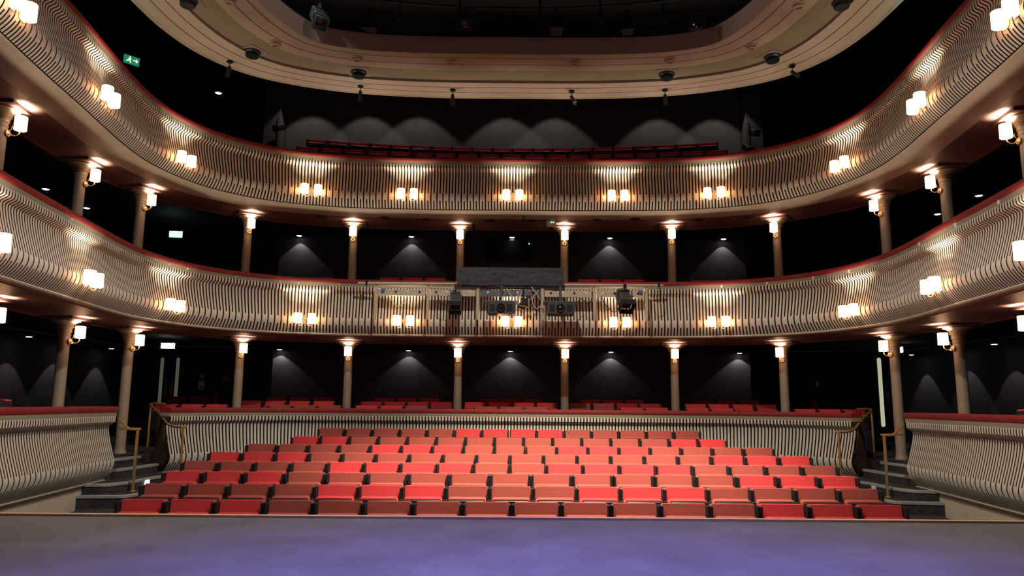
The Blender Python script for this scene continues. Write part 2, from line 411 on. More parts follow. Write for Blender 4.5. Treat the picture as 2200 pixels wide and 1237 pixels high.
struct(MB().box((0, 17.8, 9.72), (21, 6.4, .1)).build('ceiling', M_black))
# risers of the upper gallery and of the rear stalls
struct(MB().box((0, 18.35, 6.2), (11.6, 1.7, .56)).build('gallery_riser', M_dark))
struct(MB().box((0, 17.9, .055), (17, 2.8, .13)).build('rear_stalls_riser', M_floor))
struct(MB().box((0, 18.25, .15), (17, 1.95, .12)).build('rear_stalls_riser', M_floor))

# ------------------------------------------------------------------ oval ceiling ring
ZR = 7.2
RC = [(0, 14.85), (1.6, 14.83), (3.0, 14.68), (4.0, 14.42), (4.85, 14.02), (5.4, 13.55), (5.82, 12.87), (6.05, 12.0), (6.12, 11.0), (6.1, 9.8), (6.0, 8.6), (5.8, 7.4), (5.3, 6.2), (4.4, 5.2), (3.0, 4.6), (1.5, 4.4), (0, 4.35)]
INNER = [(0, 12.83), (1.4, 12.82), (2.4, 12.76), (3.0, 12.64), (3.45, 12.45), (3.72, 12.15), (3.92, 11.7), (4.05, 11.2), (4.14, 10.6), (4.2, 9.8), (4.15, 9.0), (4.05, 8.2), (3.8, 7.5), (3.3, 6.95), (2.5, 6.65), (1.2, 6.5), (0, 6.45)]
def smooth_loop(pts, n=10):
    L = [Vector(p) for p in pts] + [Vector((-x, y)) for x, y in pts[-2:0:-1]]
    out = []; k = len(L)
    for i in range(k):
        p0, p1, p2, p3 = L[i - 1], L[i], L[(i + 1) % k], L[(i + 2) % k]
        for j in range(n):
            t = j / n
            out.append(0.5 * ((2 * p1) + (p2 - p0) * t + (2 * p0 - 5 * p1 + 4 * p2 - p3) * t * t + (3 * p1 - p0 - 3 * p2 + p3) * t ** 3))
    return out
OUTL, INL = smooth_loop(RC), smooth_loop(INNER)
def ringp(i, f, z):       # f 0 = outer edge, 1 = inner edge
    a = OUTL[i].lerp(INL[i], f); return (a.x, a.y, z)
def ringband(prof, mb=None, closed=True):
    mb = mb or MB(); n = len(OUTL); k = len(prof)
    vs = [ringp(i, f, z) for i in range(n) for (f, z) in prof]
    m = k if closed else k - 1
    fs = [(i * k + j, i * k + (j + 1) % k, ((i + 1) % n) * k + (j + 1) % k, ((i + 1) % n) * k + j) for i in range(n) for j in range(m)]
    return mb.add(vs, fs)
ring = empty('ceiling_ring', (0, 0, 0), label='oval cream ceiling ring with grooves around the dark rig opening', cat='ceiling'); ring['kind'] = 'structure'
def grooved(f0, f1, grooves, z, top):
    pr = [(f0, top), (f0, z)]
    for g in grooves: pr += [(g - .005, z), (g - .005, z + .022), (g + .005, z + .022), (g + .005, z)]
    pr += [(f1, z), (f1, top)]
    return pr
ringband([(0.0, ZR + .35), (-.006, ZR + .06), (0.0, ZR + .025), (.02, ZR), (.05, ZR - .005), (.05, ZR + .35)]).build('outer_roll', M_ring, ring, True)
ringband(grooved(.05, .40, (.17, .29), ZR, ZR + .35)).build('outer_band', M_ring, ring)
ringband([(.40, ZR + .05), (.40, ZR + .35), (.68, ZR + .35), (.68, ZR + .05)]).build('middle_band', M_taupe, ring)
ringband(grooved(.68, 1.0, (.80, .93), ZR, ZR + .35)).build('inner_band', M_ring, ring)
M_up = mat('opening_upstand', (0.27, 0.20, 0.155), 0.75)
ringband([(1.0, ZR), (1.02, ZR), (1.04, ZR + .30), (1.0, ZR + .30)]).build('upstand', M_up, ring)
# dark loft over the ring and rig opening
struct(MB().box((0, 9.6, 11.2), (15, 13, .1)).build('ceiling', M_black))
mb = ringband([(0.0, ZR + .36), (1.0, ZR + .36), (1.0, ZR + .40), (0.0, ZR + .40)]); struct(mb.build('ceiling_void_deck', M_black))

# ================================================================== columns and lamps
WARM = (1.0, 0.84, 0.65); ORANGE = (1.0, 0.36, 0.12)
COLS = [(1.15, 16.25), (3.48, 16.03), (5.55, 15.33), (6.88, 13.46), (7.12, 11.9), (6.85, 9.55)]
def facing(x, y):
    best = min(range(0, 801), key=lambda k: (P(-LH + LT * k / 800) - Vector((x, y))).length)
    s = -LH + LT * best / 800; n = N(s); return math.atan2(-n.x, n.y)
def shade_mesh():
    mb = MB()
    mb.lathe((0, 0, 0), [(.070, .088), (.0735, .095), (.077, .088), (.078, -.070), (.076, -.078), (.071, -.078), (.070, -.070), (.070, .088)], 20, cap=False)
    return mb
def diffuser_mesh():
    return MB().lathe((0, 0, 0), [(.0, -.098), (.05, -.098), (.070, -.096), (.078, -.090), (.078, -.079), (.066, -.076), (0, -.076)], 20, cap=False)
def arm_pts(y0, y1, drop):          # J-shaped scroll arm from the plate to under the shade
    pts = []
    for k in range(13):
        a = math.pi * k / 12; c = (y0 + y1) / 2; r = (y1 - y0) / 2
        pts.append((0, c - r * math.cos(a), drop - .052 * math.sin(a)))
    return pts
def add_shade(parent, loc, watts, up=True):
    s = shade_mesh().build('shade', M_shade, parent, True, loc)
    d = diffuser_mesh().build('diffuser', M_diff, s, True)
    return s, d
def column_lamp(i_label, loc, rz):
    e = empty('column_sconce', loc, rz, label=i_label, cat='wall lamp', group='single shaded lamps on the columns')
    m = Matrix.Rotation(R(-90), 3, 'X')
    mb = MB(); mb.lathe((0, .098, -.145), [(.045, 0), (.050, .008), (.042, .016), (.030, .012), (.024, .020), (.010, .028), (.004, .030)], 18, m)
    mb.build('rosette', M_gilt, e, True)
    a = MB(); a.tube([(0, .115, -.145)] + arm_pts(.125, .245, -.125) + [(0, .25, -.10)], .0075, 8)
    a.tube([(0, .108, -.12), (0, .14, -.09), (0, .15, -.04)], .005, 6)
    a.build('arm', M_gilt, e, True)
    s, d = add_shade(e, (0, .25, 0), 1)
    return e
def fascia_lamp(label, loc, rz):
    e = empty('twin_sconce', loc, rz, label=label, cat='wall lamp', group='twin shaded lamps on the balcony fronts')
    m = Matrix.Rotation(R(-90), 3, 'X')
    mb = MB(); mb.lathe((0, .0, .0), [(.034, 0), (.038, .008), (.028, .016), (.014, .022), (.004, .026)], 16, m)
    mb.lathe((0, .0, .055), [(.018, 0), (.020, .006), (.008, .014)], 12, m); mb.lathe((0, .0, -.055), [(.018, 0), (.020, .006), (.008, .014)], 12, m)
    mb.tube([(0, .01, .075), (.012, .014, .05), (0, .018, .02), (-.012, .014, -.03), (0, .012, -.08)], .006, 6)
    mb.build('back_plate', M_gilt, e, True)
    for sx in (-1, 1):
        a = MB(); pts = [(sx * .01, .015, -.01), (sx * .05, .04, .012)]
        for k in range(11):
            t = math.pi * k / 10
            pts.append((sx * (.093 - .038 * math.cos(t)), .05 + .06 * (k / 10), -.105 - .042 * math.sin(t)))
        pts += [(sx * .131, .115, -.09)]
        a.tube(pts, .0075, 8); a.build('arm', M_gilt, e, True)
        add_shade(e, (sx * .13, .115, 0), 1)
    return e
def lamp_lights(e, offs, up_w, glow_w, glow_loc, blend=.55, cone=118):
    for o in offs:
        light('SPOT', 'bulb_up', (o[0], o[1], o[2] + .085), up_w, WARM, .03, (o[0], o[1], o[2] + 1), cone, blend, e)
    for x in ((-.24, .24) if len(offs) == 2 else (0,)):
        light('POINT', 'bulb_glow', (x, glow_loc[1], glow_loc[2]), glow_w, ORANGE, .03, parent=e)

UPF, GLF, UPC, GLC = 32.0, 1.5, 40.0, 1.2
fs = [0.0] + [s_of(x=2.15), s_of(x=4.07), s_of(y=12.7), s_of(y=9.95), s_of(y=7.52)]
allfs = [-v for v in fs[:0:-1]] + fs
proto = None
for lvl, zb, nm in ((1, T1B, 'lower'), (2, T2B, 'upper')):
    for i, s in enumerate(allfs):
        off = profile_off(.73) + .004
        p = at(s, off, zb + .25); n = N(s); rz = math.atan2(-n.x, n.y)
        lab = f'lit twin shaded lamp on the {nm} balcony front, {place_word(i, 11)}'
        if i == 5: lab = f'lit twin shaded lamp at the middle of the {nm} balcony front'
        if proto is None: e = proto = fascia_lamp(lab, p, rz)
        else:
            e = proto.copy(); COL.objects.link(e); e.location = p; e.rotation_euler = (0, 0, rz); e['label'] = lab
            for ch in proto.children:
                if ch.type != 'LIGHT': copy_tree(ch, e)
        e['group'] = f'twin shaded lamps along the {nm} balcony front'
        e['_l'] = 1
for e in [o for o in COL.objects if o.get('_l')]:
    del e['_l']; lamp_lights(e, [(-.13, .115, 0), (.13, .115, 0)], UPF, GLF, (0, .09, .0), .6, 90)

def column(label, x, y, z0, z1, rz, group):
    e = empty('column', (x, y, z0), rz, label=label, cat='column', group=group)
    h = z1 - z0
    MB().lathe((0, 0, 0), [(.105, 0), (.105, .04), (.092, .06), (.088, .1), (.086, h - .36), (.086, h - .30)], 28).build('shaft', M_column, e, True)
    c = MB(); c.lathe((0, 0, h), [(.086, -.30), (.095, -.295), (.095, -.275), (.088, -.27), (.092, -.24), (.104, -.235), (.104, -.215), (.10, -.21), (.108, -.17), (.125, -.165), (.125, -.145), (.12, -.14), (.14, -.11), (.175, -.08), (.215, -.065), (.215, -.045)], 28)
    c.build('capital', M_column, e, True)
    MB().box((0, 0, h - .022), (.52, .52, .044)).build('abacus', M_soffit, e)
    return e
cps = [(-x, y) for x, y in COLS[::-1]] + COLS
cp = None
lamps = []
cl = None
for lvl, z0, z1, nm, grp in ((1, 0.0, SO1, 'holding up the lower balcony', 'columns at stalls level'), (2, SO1 + .38, SO2, 'holding up the upper balcony', 'columns at lower balcony level')):
    first = None; firstl = None
    for i, (x, y) in enumerate(cps):
        rz = facing(x, y); lab = f'slim cream column {nm}, {place_word(i, 12)}'
        if first is None: first = column(lab, x, y, z0, z1, rz, grp)
        else:
            c = copy_tree(first); c.location = (x, y, z0); c.rotation_euler = (0, 0, rz); c['label'] = lab
        lab = f'lit single shaded lamp on the {place_word(i, 12)} column {nm}'
        zl = z1 - .235
        if cl is None: e = cl = column_lamp(lab, (x, y, zl), rz)
        else:
            e = copy_tree(cl); e.location = (x, y, zl); e.rotation_euler = (0, 0, rz); e['label'] = lab
        e['group'] = 'lamps on the ' + grp
        lamps.append(e)
for e in lamps: lamp_lights(e, [(0, .25, 0)], UPC, GLC, (0, .27, -.13), .6, 125)

# ================================================================== seats
def seat_proto(name, m, label, group):
    """tip-up theatre seat, seat folded; origin on the floor under the backrest, faces -y"""
    e = empty(name, (0, 0, 0), label=label, cat='seat', group=group)
    tilt = Matrix.Rotation(R(-8), 3, 'X')
    w = .455
    MB().rbox((0, .0, .615), (w, .085, .41), .020, tilt).build('backrest', m, e, True)
    MB().rbox((0, .052, .57), (w - .03, .02, .42), .02, tilt).build('back_shell', M_shell, e, True)
    tl = Matrix.Rotation(R(4), 3, 'X')
    p = MB().rbox((0, -.115, .505), (w - .03, .10, .40), .026, tl).build('seat_pad', m, e, True)
    MB().rbox((0, -.178, .475), (w - .045, .03, .41), .02, tl).build('seat_shell', M_shell, p, True)
    for sx in (-1, 1):
        fr = MB().box((sx * .240, -.02, .405), (.020, .17, .79)); fr.box((sx * .240, -.06, .02), (.020, .34, .04))
        fr.rbox((sx * .240, -.05, .66), (.022, .24, .04), .010)
        fr.build('side_frame', M_black, e)
    return e
PROTO = {}
def seat(kind, x, y, z, rz, label, group):
    m = {'bright': M_red, 'brick': M_brick, 'crimson': M_dimred, 'gallery': M_gseat}[kind]
    if kind not in PROTO:
        PROTO[kind] = e = seat_proto('theatre_seat', m, label, group)
    else:
        e = copy_tree(PROTO[kind])
    e.location = (x, y, z); e.rotation_euler = (0, 0, rz); e['label'] = label; e['group'] = group
    return e
# runs of pixels measured in the photograph gave these row widths
PAT = ['BBBMMMMMMMMMMBBB', 'MMMMBBBMMMBBBMMMM', 'BBBMMMMMMMMMMMBBB', 'MMMMBBBBMMBBBBMMMM', 'BBBMMMMMMMMMMMMBBB', 'MMMMBBBMMMBBBMMMM', 'BBMMMMMMMMMMMBB', 'MMMMMBBBBMMMMM']
PITCH = [.512, .504, .523, .509, .508, .508, .510, .513]
CXR = [.015, .01, .0, -.01, -.01, -.01, -.03, -.03]
ROWN = ['front', 'second', 'third', 'fourth', 'fifth', 'sixth', 'seventh', 'rear']
for k in range(8):
    pat = PAT[k]; n = len(pat)
    for i, ch in enumerate(pat):
        x = CXR[k] + (i - (n - 1) / 2) * PITCH[k]
        kind = 'bright' if ch == 'B' else 'brick'
        nm = 'bright red' if ch == 'B' else 'brick red'
        seat(kind, x, ROWY[k] + .03, ROWZ[k] - SEAT_H, 0, f'{nm} tip-up seat in the {ROWN[k]} row of the main block, {place_word(i, n)}', f'seats in the {ROWN[k]} row of the main block')
def seat_list(L, y, ztop, what, group, dx=.235):
    n = len(L); 
    for i, (x, c) in enumerate(sorted(L)):
        kind = {'B': 'bright', 'M': 'brick', 'D': 'crimson'}[c]; nm = {'B': 'bright red', 'M': 'brick red', 'D': 'dark crimson'}[c]  # D: seats in dim light, the dimness painted in as a darker velour
        yy = y(x) if callable(y) else y
        seat(kind, x + dx, yy, ztop - SEAT_H, 0, f'{nm} tip-up seat {what}, {place_word(i, n)}', group)
A = [(x, 'B') for x in (-7.32, -6.79, -6.28)] + [(x, 'M') for x in (-4.98, -4.47, -3.96)] + [(-3.2, 'B'), (-2.69, 'B'), (-2.18, 'M')] + [(x, 'M') for x in (-.75, -.23, .29)] + [(2.25, 'B'), (2.76, 'B'), (3.6, 'B'), (4.11, 'B')] + [(5.8, 'B'), (6.31, 'B'), (6.82, 'B')]
seat_list(A, 15.6, .86, 'in the first row behind the rear parapet', 'seats in the first row behind the rear parapet')
B = [(x, 'B') for x in (-5.9, -5.39, -4.86, -4.33)] + [(-3.29, 'D'), (-2.78, 'D'), (-2.27, 'D'), (-1.76, 'D')] + [(-1.02, 'B'), (-.50, 'B'), (.04, 'B'), (.56, 'B')] + [(1.27, 'M'), (1.79, 'M'), (2.3, 'D'), (2.81, 'D')] + [(x, 'B') for x in (3.8, 4.31, 4.83, 5.34)]
seat_list(B, 16.6, .945, 'in the second row behind the rear parapet', 'seats in the second row behind the rear parapet')
Cc = [(-7.94, 'D'), (-7.40, 'D')] + [(x, 'D') for x in (-5.65, -5.12, -4.58)] + [(x, 'B') for x in (-3.16, -2.64, -2.12)] + [(x, 'D') for x in (-.76, -.25, .26)] + [(x, 'B') for x in (1.59, 2.11, 2.62)] + [(x, 'D') for x in (4.22, 4.74, 5.27)]
seat_list(Cc, 17.5, 1.03, 'in the third row behind the rear parapet', 'seats in the third row behind the rear parapet')
L1 = [(x, 'B') for x in (-5.5, -4.99, -4.48, -2.98, -2.47, -1.96, 1.48, 1.99, 2.50, 4.0, 4.51, 5.02)]
seat_list(L1, 16.6, 3.70, 'behind the lower balcony rail', 'seats behind the lower balcony rail')
struct(MB().box((0, 17.65, 2.73), (12, 3.1, .30)).build('lower_balcony_riser', M_floor))
# upper gallery: two curved rows of dark crimson seats showing black undersides
for (n, xe, yc, bend, zt, nm) in ((19, 4.68, 16.9, .42, 6.70, 'front'), (20, 4.79, 18.1, .5, 7.28, 'back')):
    for i in range(n):
        x = -xe + 2 * xe * i / (n - 1); y = yc - bend * (x / xe) ** 2
        seat('gallery', x - .02, y, zt - SEAT_H, math.atan(2 * bend * x / xe ** 2) * -1, f'dark crimson tip-up seat in the {nm} row of the top gallery, {place_word(i, n)}', f'seats in the {nm} row of the top gallery')
# seats that just show over the side parapets
seat('bright', -6.60, 9.75, .10, R(-35), 'bright red seat just showing over the left side parapet', 'seats behind the side parapets')
seat('bright', 6.68, 9.75, .075, R(35), 'bright red seat just showing over the right side parapet', 'seats behind the side parapets')
struct(MB().box((-7.1, 9.7, .05), (1.6, 1.2, .10)).build('box_floor', M_floor))
struct(MB().box((7.1, 9.7, .0375), (1.6, 1.2, .075)).build('box_floor', M_floor))

# ================================================================== ceiling ring fittings
def wordside(i, n): return place_word(i, n)
RO = [(-4.51, 11.02), (-4.22, 12.43), (-2.89, 12.99), (-1.17, 13.07), (1.14, 13.07), (2.87, 12.96), (4.20, 12.42), (4.51, 11.02)]
first = None
for i, (x, y) in enumerate(RO):
    lab = f'round white and amber fitting under the inner ceiling band, {place_word(i, 8)}'
    if first is None:
        e = first = empty('ceiling_roundel', (x, y, ZR), label=lab, cat='ceiling fitting', group='round fittings of the inner ceiling band')
        MB().lathe((0, 0, 0), [(.105, 0), (.108, -.010), (.098, -.018), (.082, -.018), (.082, -.032), (.084, -.045), (.074, -.055), (.056, -.056), (.050, -.046), (.050, -.03)], 28, cap=False).build('trim_ring', M_ring, e, True)
        MB().lathe((0, 0, 0), [(.051, -.04), (.04, -.048), (.015, -.052), (.001, -.052)], 20, cap=False).build('amber_lens', M_roundel, e, True)
    else:
        e = copy_tree(first); e.location = (x, y, ZR); e['label'] = lab
SP = [(-5.21, 11.11), (-4.78, 12.86), (-3.0, 13.68), (2.96, 13.66), (4.74, 12.89), (5.18, 11.0)]
first = None
for i, (x, y) in enumerate(SP):
    lab = f'dark round speaker on a square plate in the taupe ceiling band, {place_word(i, 6)}'
    z = ZR + .05; rz = facing(x, y)
    if first is None:
        e = first = empty('ceiling_speaker', (x, y, z), rz, label=lab, cat='speaker', group='round speakers in the ceiling')
        MB().box((0, 0, -.004), (.42, .42, .012)).build('square_plate', M_box, e)
        MB().lathe((0, 0, 0), [(.15, -.01), (.15, -.03), (.135, -.045), (.12, -.05), (.12, -.10), (.11, -.115), (.001, -.12)], 28, cap=False).build('grille', M_metal, e, True)
    else:
        e = copy_tree(first); e.location = (x, y, z); e.rotation_euler = (0, 0, rz); e['label'] = lab
SL = [(-5.30, 13.16, -25, .25), (-3.07, 14.22, 0, 0), (-1.23, 14.36, 0, 0), (1.18, 14.38, 30, .6), (3.05, 14.28, 0, .15), (5.20, 13.16, 20, .8)]
for i, (x, y, az, tl) in enumerate(SL):
    e = empty('ceiling_spotlight', (x, y, ZR), label=f'small black spotlight hanging from the outer ceiling band, {place_word(i, 6)}', cat='spotlight', group='small spotlights under the outer ceiling band')
    MB().lathe((0, 0, 0), [(.001, 0), (.055, 0), (.06, -.015), (.055, -.03), (.001, -.03)], 20, cap=False).build('mount', M_metal, e, True)
    MB().tube([(0, 0, -.03), (0, 0, -.14)], .008, 8).build('stem', M_metal, e, True)
    m = Matrix.Rotation(R(az), 3, 'Z') @ Matrix.Rotation(-tl, 3, 'X')
    c = Vector((0, 0, -.14)); 
    b = MB(); b.lathe(c, [(.001, .03), (.03, .03), (.036, .0), (.036, -.16), (.042, -.17), (.042, -.20), (.034, -.20), (.034, -.18), (.001, -.18)], 18, m, cap=False)
    b.build('spot_body', M_metal, e, True)

# rig in the opening
def pipe(pts, r, name, label, m=M_metal):
    return tag(MB().tube(pts, r, 10).build(name, m, None, True), label, 'rig pipe')
arc = [(-4.4 + .44 * k, 12.25 - .10 * ((k - 10) / 5) ** 2 * 2.2, 7.78) for k in range(21)]
pipe(arc, .024, 'rig_pipe', 'long curved black pipe holding the stage lamps in the ceiling opening')
pipe([(p[0], p[1] - .5, p[2] + .38) for p in arc], .024, 'rig_pipe', 'higher curved black pipe across the ceiling opening')
for i, x in enumerate((-3.9, -2.0, -.95, .45, 1.5, 2.6)):
    tag(MB().tube([(x, 12.15 if abs(x) < 3 else 11.85, 7.5), (x, 12.15 if abs(x) < 3 else 11.85, 11.1)], .022, 8).build('rig_upright', M_metal, None, True), f'thin vertical pipe rising from the rig, {place_word(i, 6)}', 'rig pipe', 'uprights of the ceiling rig')
def lantern(name, label, loc, rz, tilt, m=M_metal, s=1.0, drop=.22, group=None, cat='stage lamp', lens=M_glassdk):
    """box-bodied stage lantern on a yoke, hung from loc"""
    e = empty(name, loc, rz, label=label, cat=cat)
    if group: e['group'] = group
    y = MB(); w = .13 * s
    y.box((0, 0, -.02), (.05, .05, .08)); y.tube([(0, 0, -.05), (0, 0, -.11)], .012, 8)
    y.box((0, 0, -.11), (2 * w, .03, .008)); y.box((-w, 0, -.11 - drop / 2), (.006, .03, drop)); y.box((w, 0, -.11 - drop / 2), (.006, .03, drop))
    y.build('yoke', m, e)
    mt = Matrix.Rotation(tilt, 3, 'X'); c = Vector((0, 0, -.11 - drop))
    b = MB(); b.rbox(c + mt @ Vector((0, .10, 0)), (.21 * s, .34, .21 * s), .03, mt); b.lathe(c + mt @ Vector((0, .27, 0)), [(.07 * s, 0), (.07 * s, .05), (.001, .06)], 14, mt @ Matrix.Rotation(R(-90), 3, 'X'), cap=False)
    for k in (-1, 0, 1): b.box(c + mt @ Vector((0, .10 + k * .07, .11 * s)), (.15 * s, .02, .02), mt)
    bb = b.build('lamp_body', M_grey if name == 'profile_lantern' else m, e, True)
    h = MB()
    hw = .118 * s
    for (dx, dz, sx, sz) in ((0, hw, 2 * hw, .008), (0, -hw, 2 * hw, .008), (hw, 0, .008, 2 * hw), (-hw, 0, .008, 2 * hw)):
        h.box(c + mt @ Vector((dx, -.13, dz)), (sx, .13, sz), mt)
    h.build('hood', m, bb)
    l = MB(); l.lathe(c + mt @ Vector((0, -.075, 0)), [(.085 * s, 0), (.08 * s, .01), (.04 * s, .018), (.001, .02)], 20, mt @ Matrix.Rotation(R(90), 3, 'X'), cap=False)
    l.build('lens', lens, bb, True)
    return e
RL = [(-3.38, 12.1, 7.74, 35, .9), (-2.51, 12.12, 7.68, 0, .25), (-.85, 12.12, 7.68, 8, .7), (.74, 12.12, 7.68, 0, .1), (1.96, 12.12, 7.68, -12, .2), (3.14, 12.05, 7.70, -8, .35)]
for i, (x, y, z, az, tl) in enumerate(RL):
    lab = f'black stage lantern hanging in the ceiling opening, {place_word(i, 6)}'
    if i == 0: lab = 'tilted black stage lantern with a brightly lit white side, leftmost in the ceiling opening'
    lantern('stage_lantern', lab, (x, y, z), R(az), tl, M_metal if i else M_grey, 1.0, .15, 'stage lanterns in the ceiling opening')
for sx in (-1, 1):
    light('SPOT', 'opening_light', (sx * 1.5, 10.3, 7.75), 60 if sx < 0 else 45, (1.0, 0.98, 0.92), .06, (sx * 4.4, 11.0, 7.35), 75, .8)
    light('POINT', 'edge_light', (sx * 6.32, 10.85, 7.0), 2.5, (.5, 1.0, .8), .05)
light('SPOT', 'rig_work_light', (-4.0, 11.0, 8.6), 90, (0.8, 1.0, 0.95), .05, (-3.4, 12.0, 7.3), 30, .5)

# ================================================================== downlights
def downlight(label, loc, group, watts, target_dx=0, target_dy=.5, col=(1.0, 0.95, 0.93), drop=.12, cone=95, blend=.15, lens=True):
    e = empty('downlight', loc, label=label, cat='ceiling light', group=group)
    MB().lathe((0, 0, 0), [(.001, drop), (.075, drop), (.082, 0), (.074, 0), (.074, .02), (.001, .02)], 18, cap=False).build('can', M_black, e, True)
    if lens: MB().lathe((0, 0, 0), [(.073, .012), (.05, -.004), (.001, -.008)], 18, cap=False).build('lens', M_lens, e, True)
    MB().tube([(0, 0, drop - .01), (0, 0, drop + .1)], .01, 6).build('stem', M_black, e, True)
    light('SPOT', 'bulb', (0, 0, -.03), watts, col, .012, (0, 0, -2.0), cone, blend, e)
    return e
D0 = [(-10.2, 15.8), (-10.25, 17.4), (-10.25, 19.2), (-5.9, 19.06), (-2.62, 19.06), (-.03, 19.06), (2.53, 19.06), (5.8, 19.06), (10.25, 19.2), (10.25, 17.4), (10.2, 15.8)]
n0 = len(D0)
for i, (x, y) in enumerate(D0):
    side = abs(x) > 9
    downlight(f'small bright downlight under the lower balcony, {place_word(i, n0)}', (x, y, 2.24), 'downlights at stalls level', 12.0 if not side else 17, cone=104 if not side else 76)
D1 = [(-9.6, 14.9), (-9.6, 16.4), (-5.55, 19.06), (-2.63, 19.06), (-.01, 19.06), (2.54, 19.06), (5.5, 19.06), (9.55, 16.35), (9.55, 14.85)]
n1 = len(D1)
for i, (x, y) in enumerate(D1):
    side = abs(x) > 9
    downlight(f'small bright downlight under the upper balcony, {place_word(i, n1)}', (x, y, 5.20), 'downlights at lower balcony level', (0.6 if i == 4 else 15.0) if not side else 1.0, cone=92)
for i, (x, t) in enumerate(((-5.4, .9), (-3.9, 1), (-2.55, 1), (-.2, 1), (1.12, 1), (3.9, 1), (5.4, .9))):
    light('SPOT', 'gallery_spot', (x, 18.35, 9.55), 60, (1.0, .93, .86), .03, (x, 18.35, 5.0), 81, .2)
downlight('small bright downlight alone in the dark on the left, beside the oval ceiling', (-6.86, 16.5, 8.0), 'gallery downlights', 2, 0, 0)
struct(MB().box((-6.86, 16.5, 8.95), (.03, .03, 1.5)).build('trim_4', M_black))

# ================================================================== signs, doors, extinguishers
def exit_sign(label, loc, rz, m, pict=True, w=.30, h=.15, rod=.12):
    e = empty('exit_sign', loc, rz, label=label, cat='exit sign')
    MB().box((0, 0, 0), (w, .035, h)).build('panel', m, e)
    MB().tube([(0, 0, h / 2), (0, 0, h / 2 + rod)], .008, 6).build('hanger', M_black, e)
    if pict:
        f = MB(); y = -.0195; u = h / .15
        f.lathe((-.035 * u, y, .045 * u), [(.013 * u, -.002), (.013 * u, .002)], 12, Matrix.Rotation(R(90), 3, 'X'))
        def limb(a, b, r=.008): f.tube([(a[0] * u, y, a[1] * u), (b[0] * u, y, b[1] * u)], r * u, 5)
        limb((-.035, .025), (-.045, -.01), .011); limb((-.045, -.01), (-.02, -.03)); limb((-.02, -.03), (-.025, -.058)); limb((-.045, -.01), (-.07, -.03)); limb((-.07, -.03), (-.095, -.03)); limb((-.035, .02), (-.01, .005)); limb((-.038, .02), (-.065, .0))
        limb((.02, .0), (.10, .0), .008); limb((.10, .0), (.07, .03)); limb((.10, .0), (.07, -.03))
        f.build('running_figure_and_arrow', M_exitw, e)
    return e
exit_sign('green exit sign with a running figure in the dark beyond the upper balcony, left', (-7.32, 13.5, 7.36), R(48), M_green, True, .28, .16, 3.7)
exit_sign('glowing green-white exit sign seen under the upper balcony, left', (-8.28, 18.0, 4.98), R(8), M_greenhot, False, .30, .15, .37)
exit_sign('glowing white exit sign above the left stalls doors', (-8.26, 18.0, 2.24), R(8), M_exityel, False, .31, .13, .15)
exit_sign('small exit sign seen nearly edge-on above the right stalls doors', (9.38, 18.0, 2.28), R(70), M_exityel, False, .22, .13, .11)
light('POINT', 'exit_glow', (-8.3, 17.8, 5.1), .6, (.6, 1, .75), .1); light('POINT', 'exit_glow', (-8.26, 17.8, 2.3), .25, (.9, 1, .6), .1)
def door(name, cx, strips, mv, z1=2.25):
    e = empty(name, (cx, RY - .2, 0)); struct(e)
    for k, (dx, w) in enumerate(((-.39, .76), (.39, .76))):
        lf = MB().box((dx, -.03, 1.09), (w, .05, 2.15)).build('door_leaf', M_black, e)
    return e
d1 = door('door_1', -9.32, None, None)
for dx in (-.22, .21):
    b = MB(); b.tube([(dx, -.07, .45), (dx, -.07, 2.05)], .001, 4); b = MB(); b.rbox((dx, -.065, 1.28), (.085, .012, 1.65), .04); b.build('vision_panel', M_vision, d1)
for dx in (-.07, .08):
    MB().lathe((dx, -.07, 1.5), [(.05, 0), (.05, .006), (.001, .007)], 20, Matrix.Rotation(R(90), 3, 'X')).build('door_sign', M_signblue, d1)
    MB().box((dx, -.07, 1.19), (.075, .008, .38)).build('push_plate', M_plate, d1)
d2 = door('door_2', 9.75, None, None)
MB().rbox((.31, -.065, 1.32), (.10, .012, 1.86), .045).build('vision_panel', M_vision2, d2)
for dx in (.48,):
    MB().lathe((dx, -.07, 1.5), [(.05, 0), (.05, .006), (.001, .007)], 20, Matrix.Rotation(R(90), 3, 'X')).build('door_sign', M_signblue, d2)
    MB().box((dx, -.07, 1.19), (.075, .008, .38)).build('push_plate', M_plate, d2)
def call_point(x, label):
    e = empty('fire_call_point', (x, RY - .215, 1.6), label=label, cat='fire alarm')
    MB().box((0, -.01, 0), (.13, .03, .15)).build('red_box', M_signred, e)
    MB().box((0, -.03, .01), (.07, .012, .06)).build('break_glass', M_signwhite, e)
    n = MB().box((0, -.005, -.24), (.17, .012, .24)).build('notice', M_signwhite, e)
    MB().box((.02, -.013, -.30), (.09, .006, .07)).build('red_mark', M_signred, n)
call_point(-8.45, 'red fire call point over a white notice beside the left stalls doors')
call_point(9.36 - .0, 'red fire call point over a white notice beside the right stalls doors')
e = empty('fire_sign', (-7.77, RY - .21, 1.56), label='small square red fire sign on the dark wall, left of a stalls column', cat='sign')
MB().box((0, 0, 0), (.20, .01, .17)).build('panel', M_signred, e)
MB().box((-.04, -.008, .0), (.03, .006, .09)).build('white_symbol', mat('sign_pale_red', (.6, .2, .2)), e)
def extinguisher(x, label):
    e = empty('fire_extinguisher', (x, RY - .32, .55), label=label, cat='fire extinguisher', group='fire extinguishers')
    MB().lathe((0, 0, 0), [(.001, 0), (.085, 0), (.09, .03), (.09, .42), (.07, .49), (.03, .53), (.03, .56)], 22, cap=False).build('cylinder', M_signred, e, True)
    h = MB(); h.box((.03, 0, .585), (.14, .03, .02)); h.box((.03, 0, .62), (.15, .03, .015)); h.tube([(-.03, 0, .58), (-.09, 0, .50), (-.11, 0, .2)], .012, 8)
    h.build('handle_and_hose', M_black, e)
    MB().box((0, .10, .3), (.05, .07, .05)).build('wall_bracket', M_black, e)
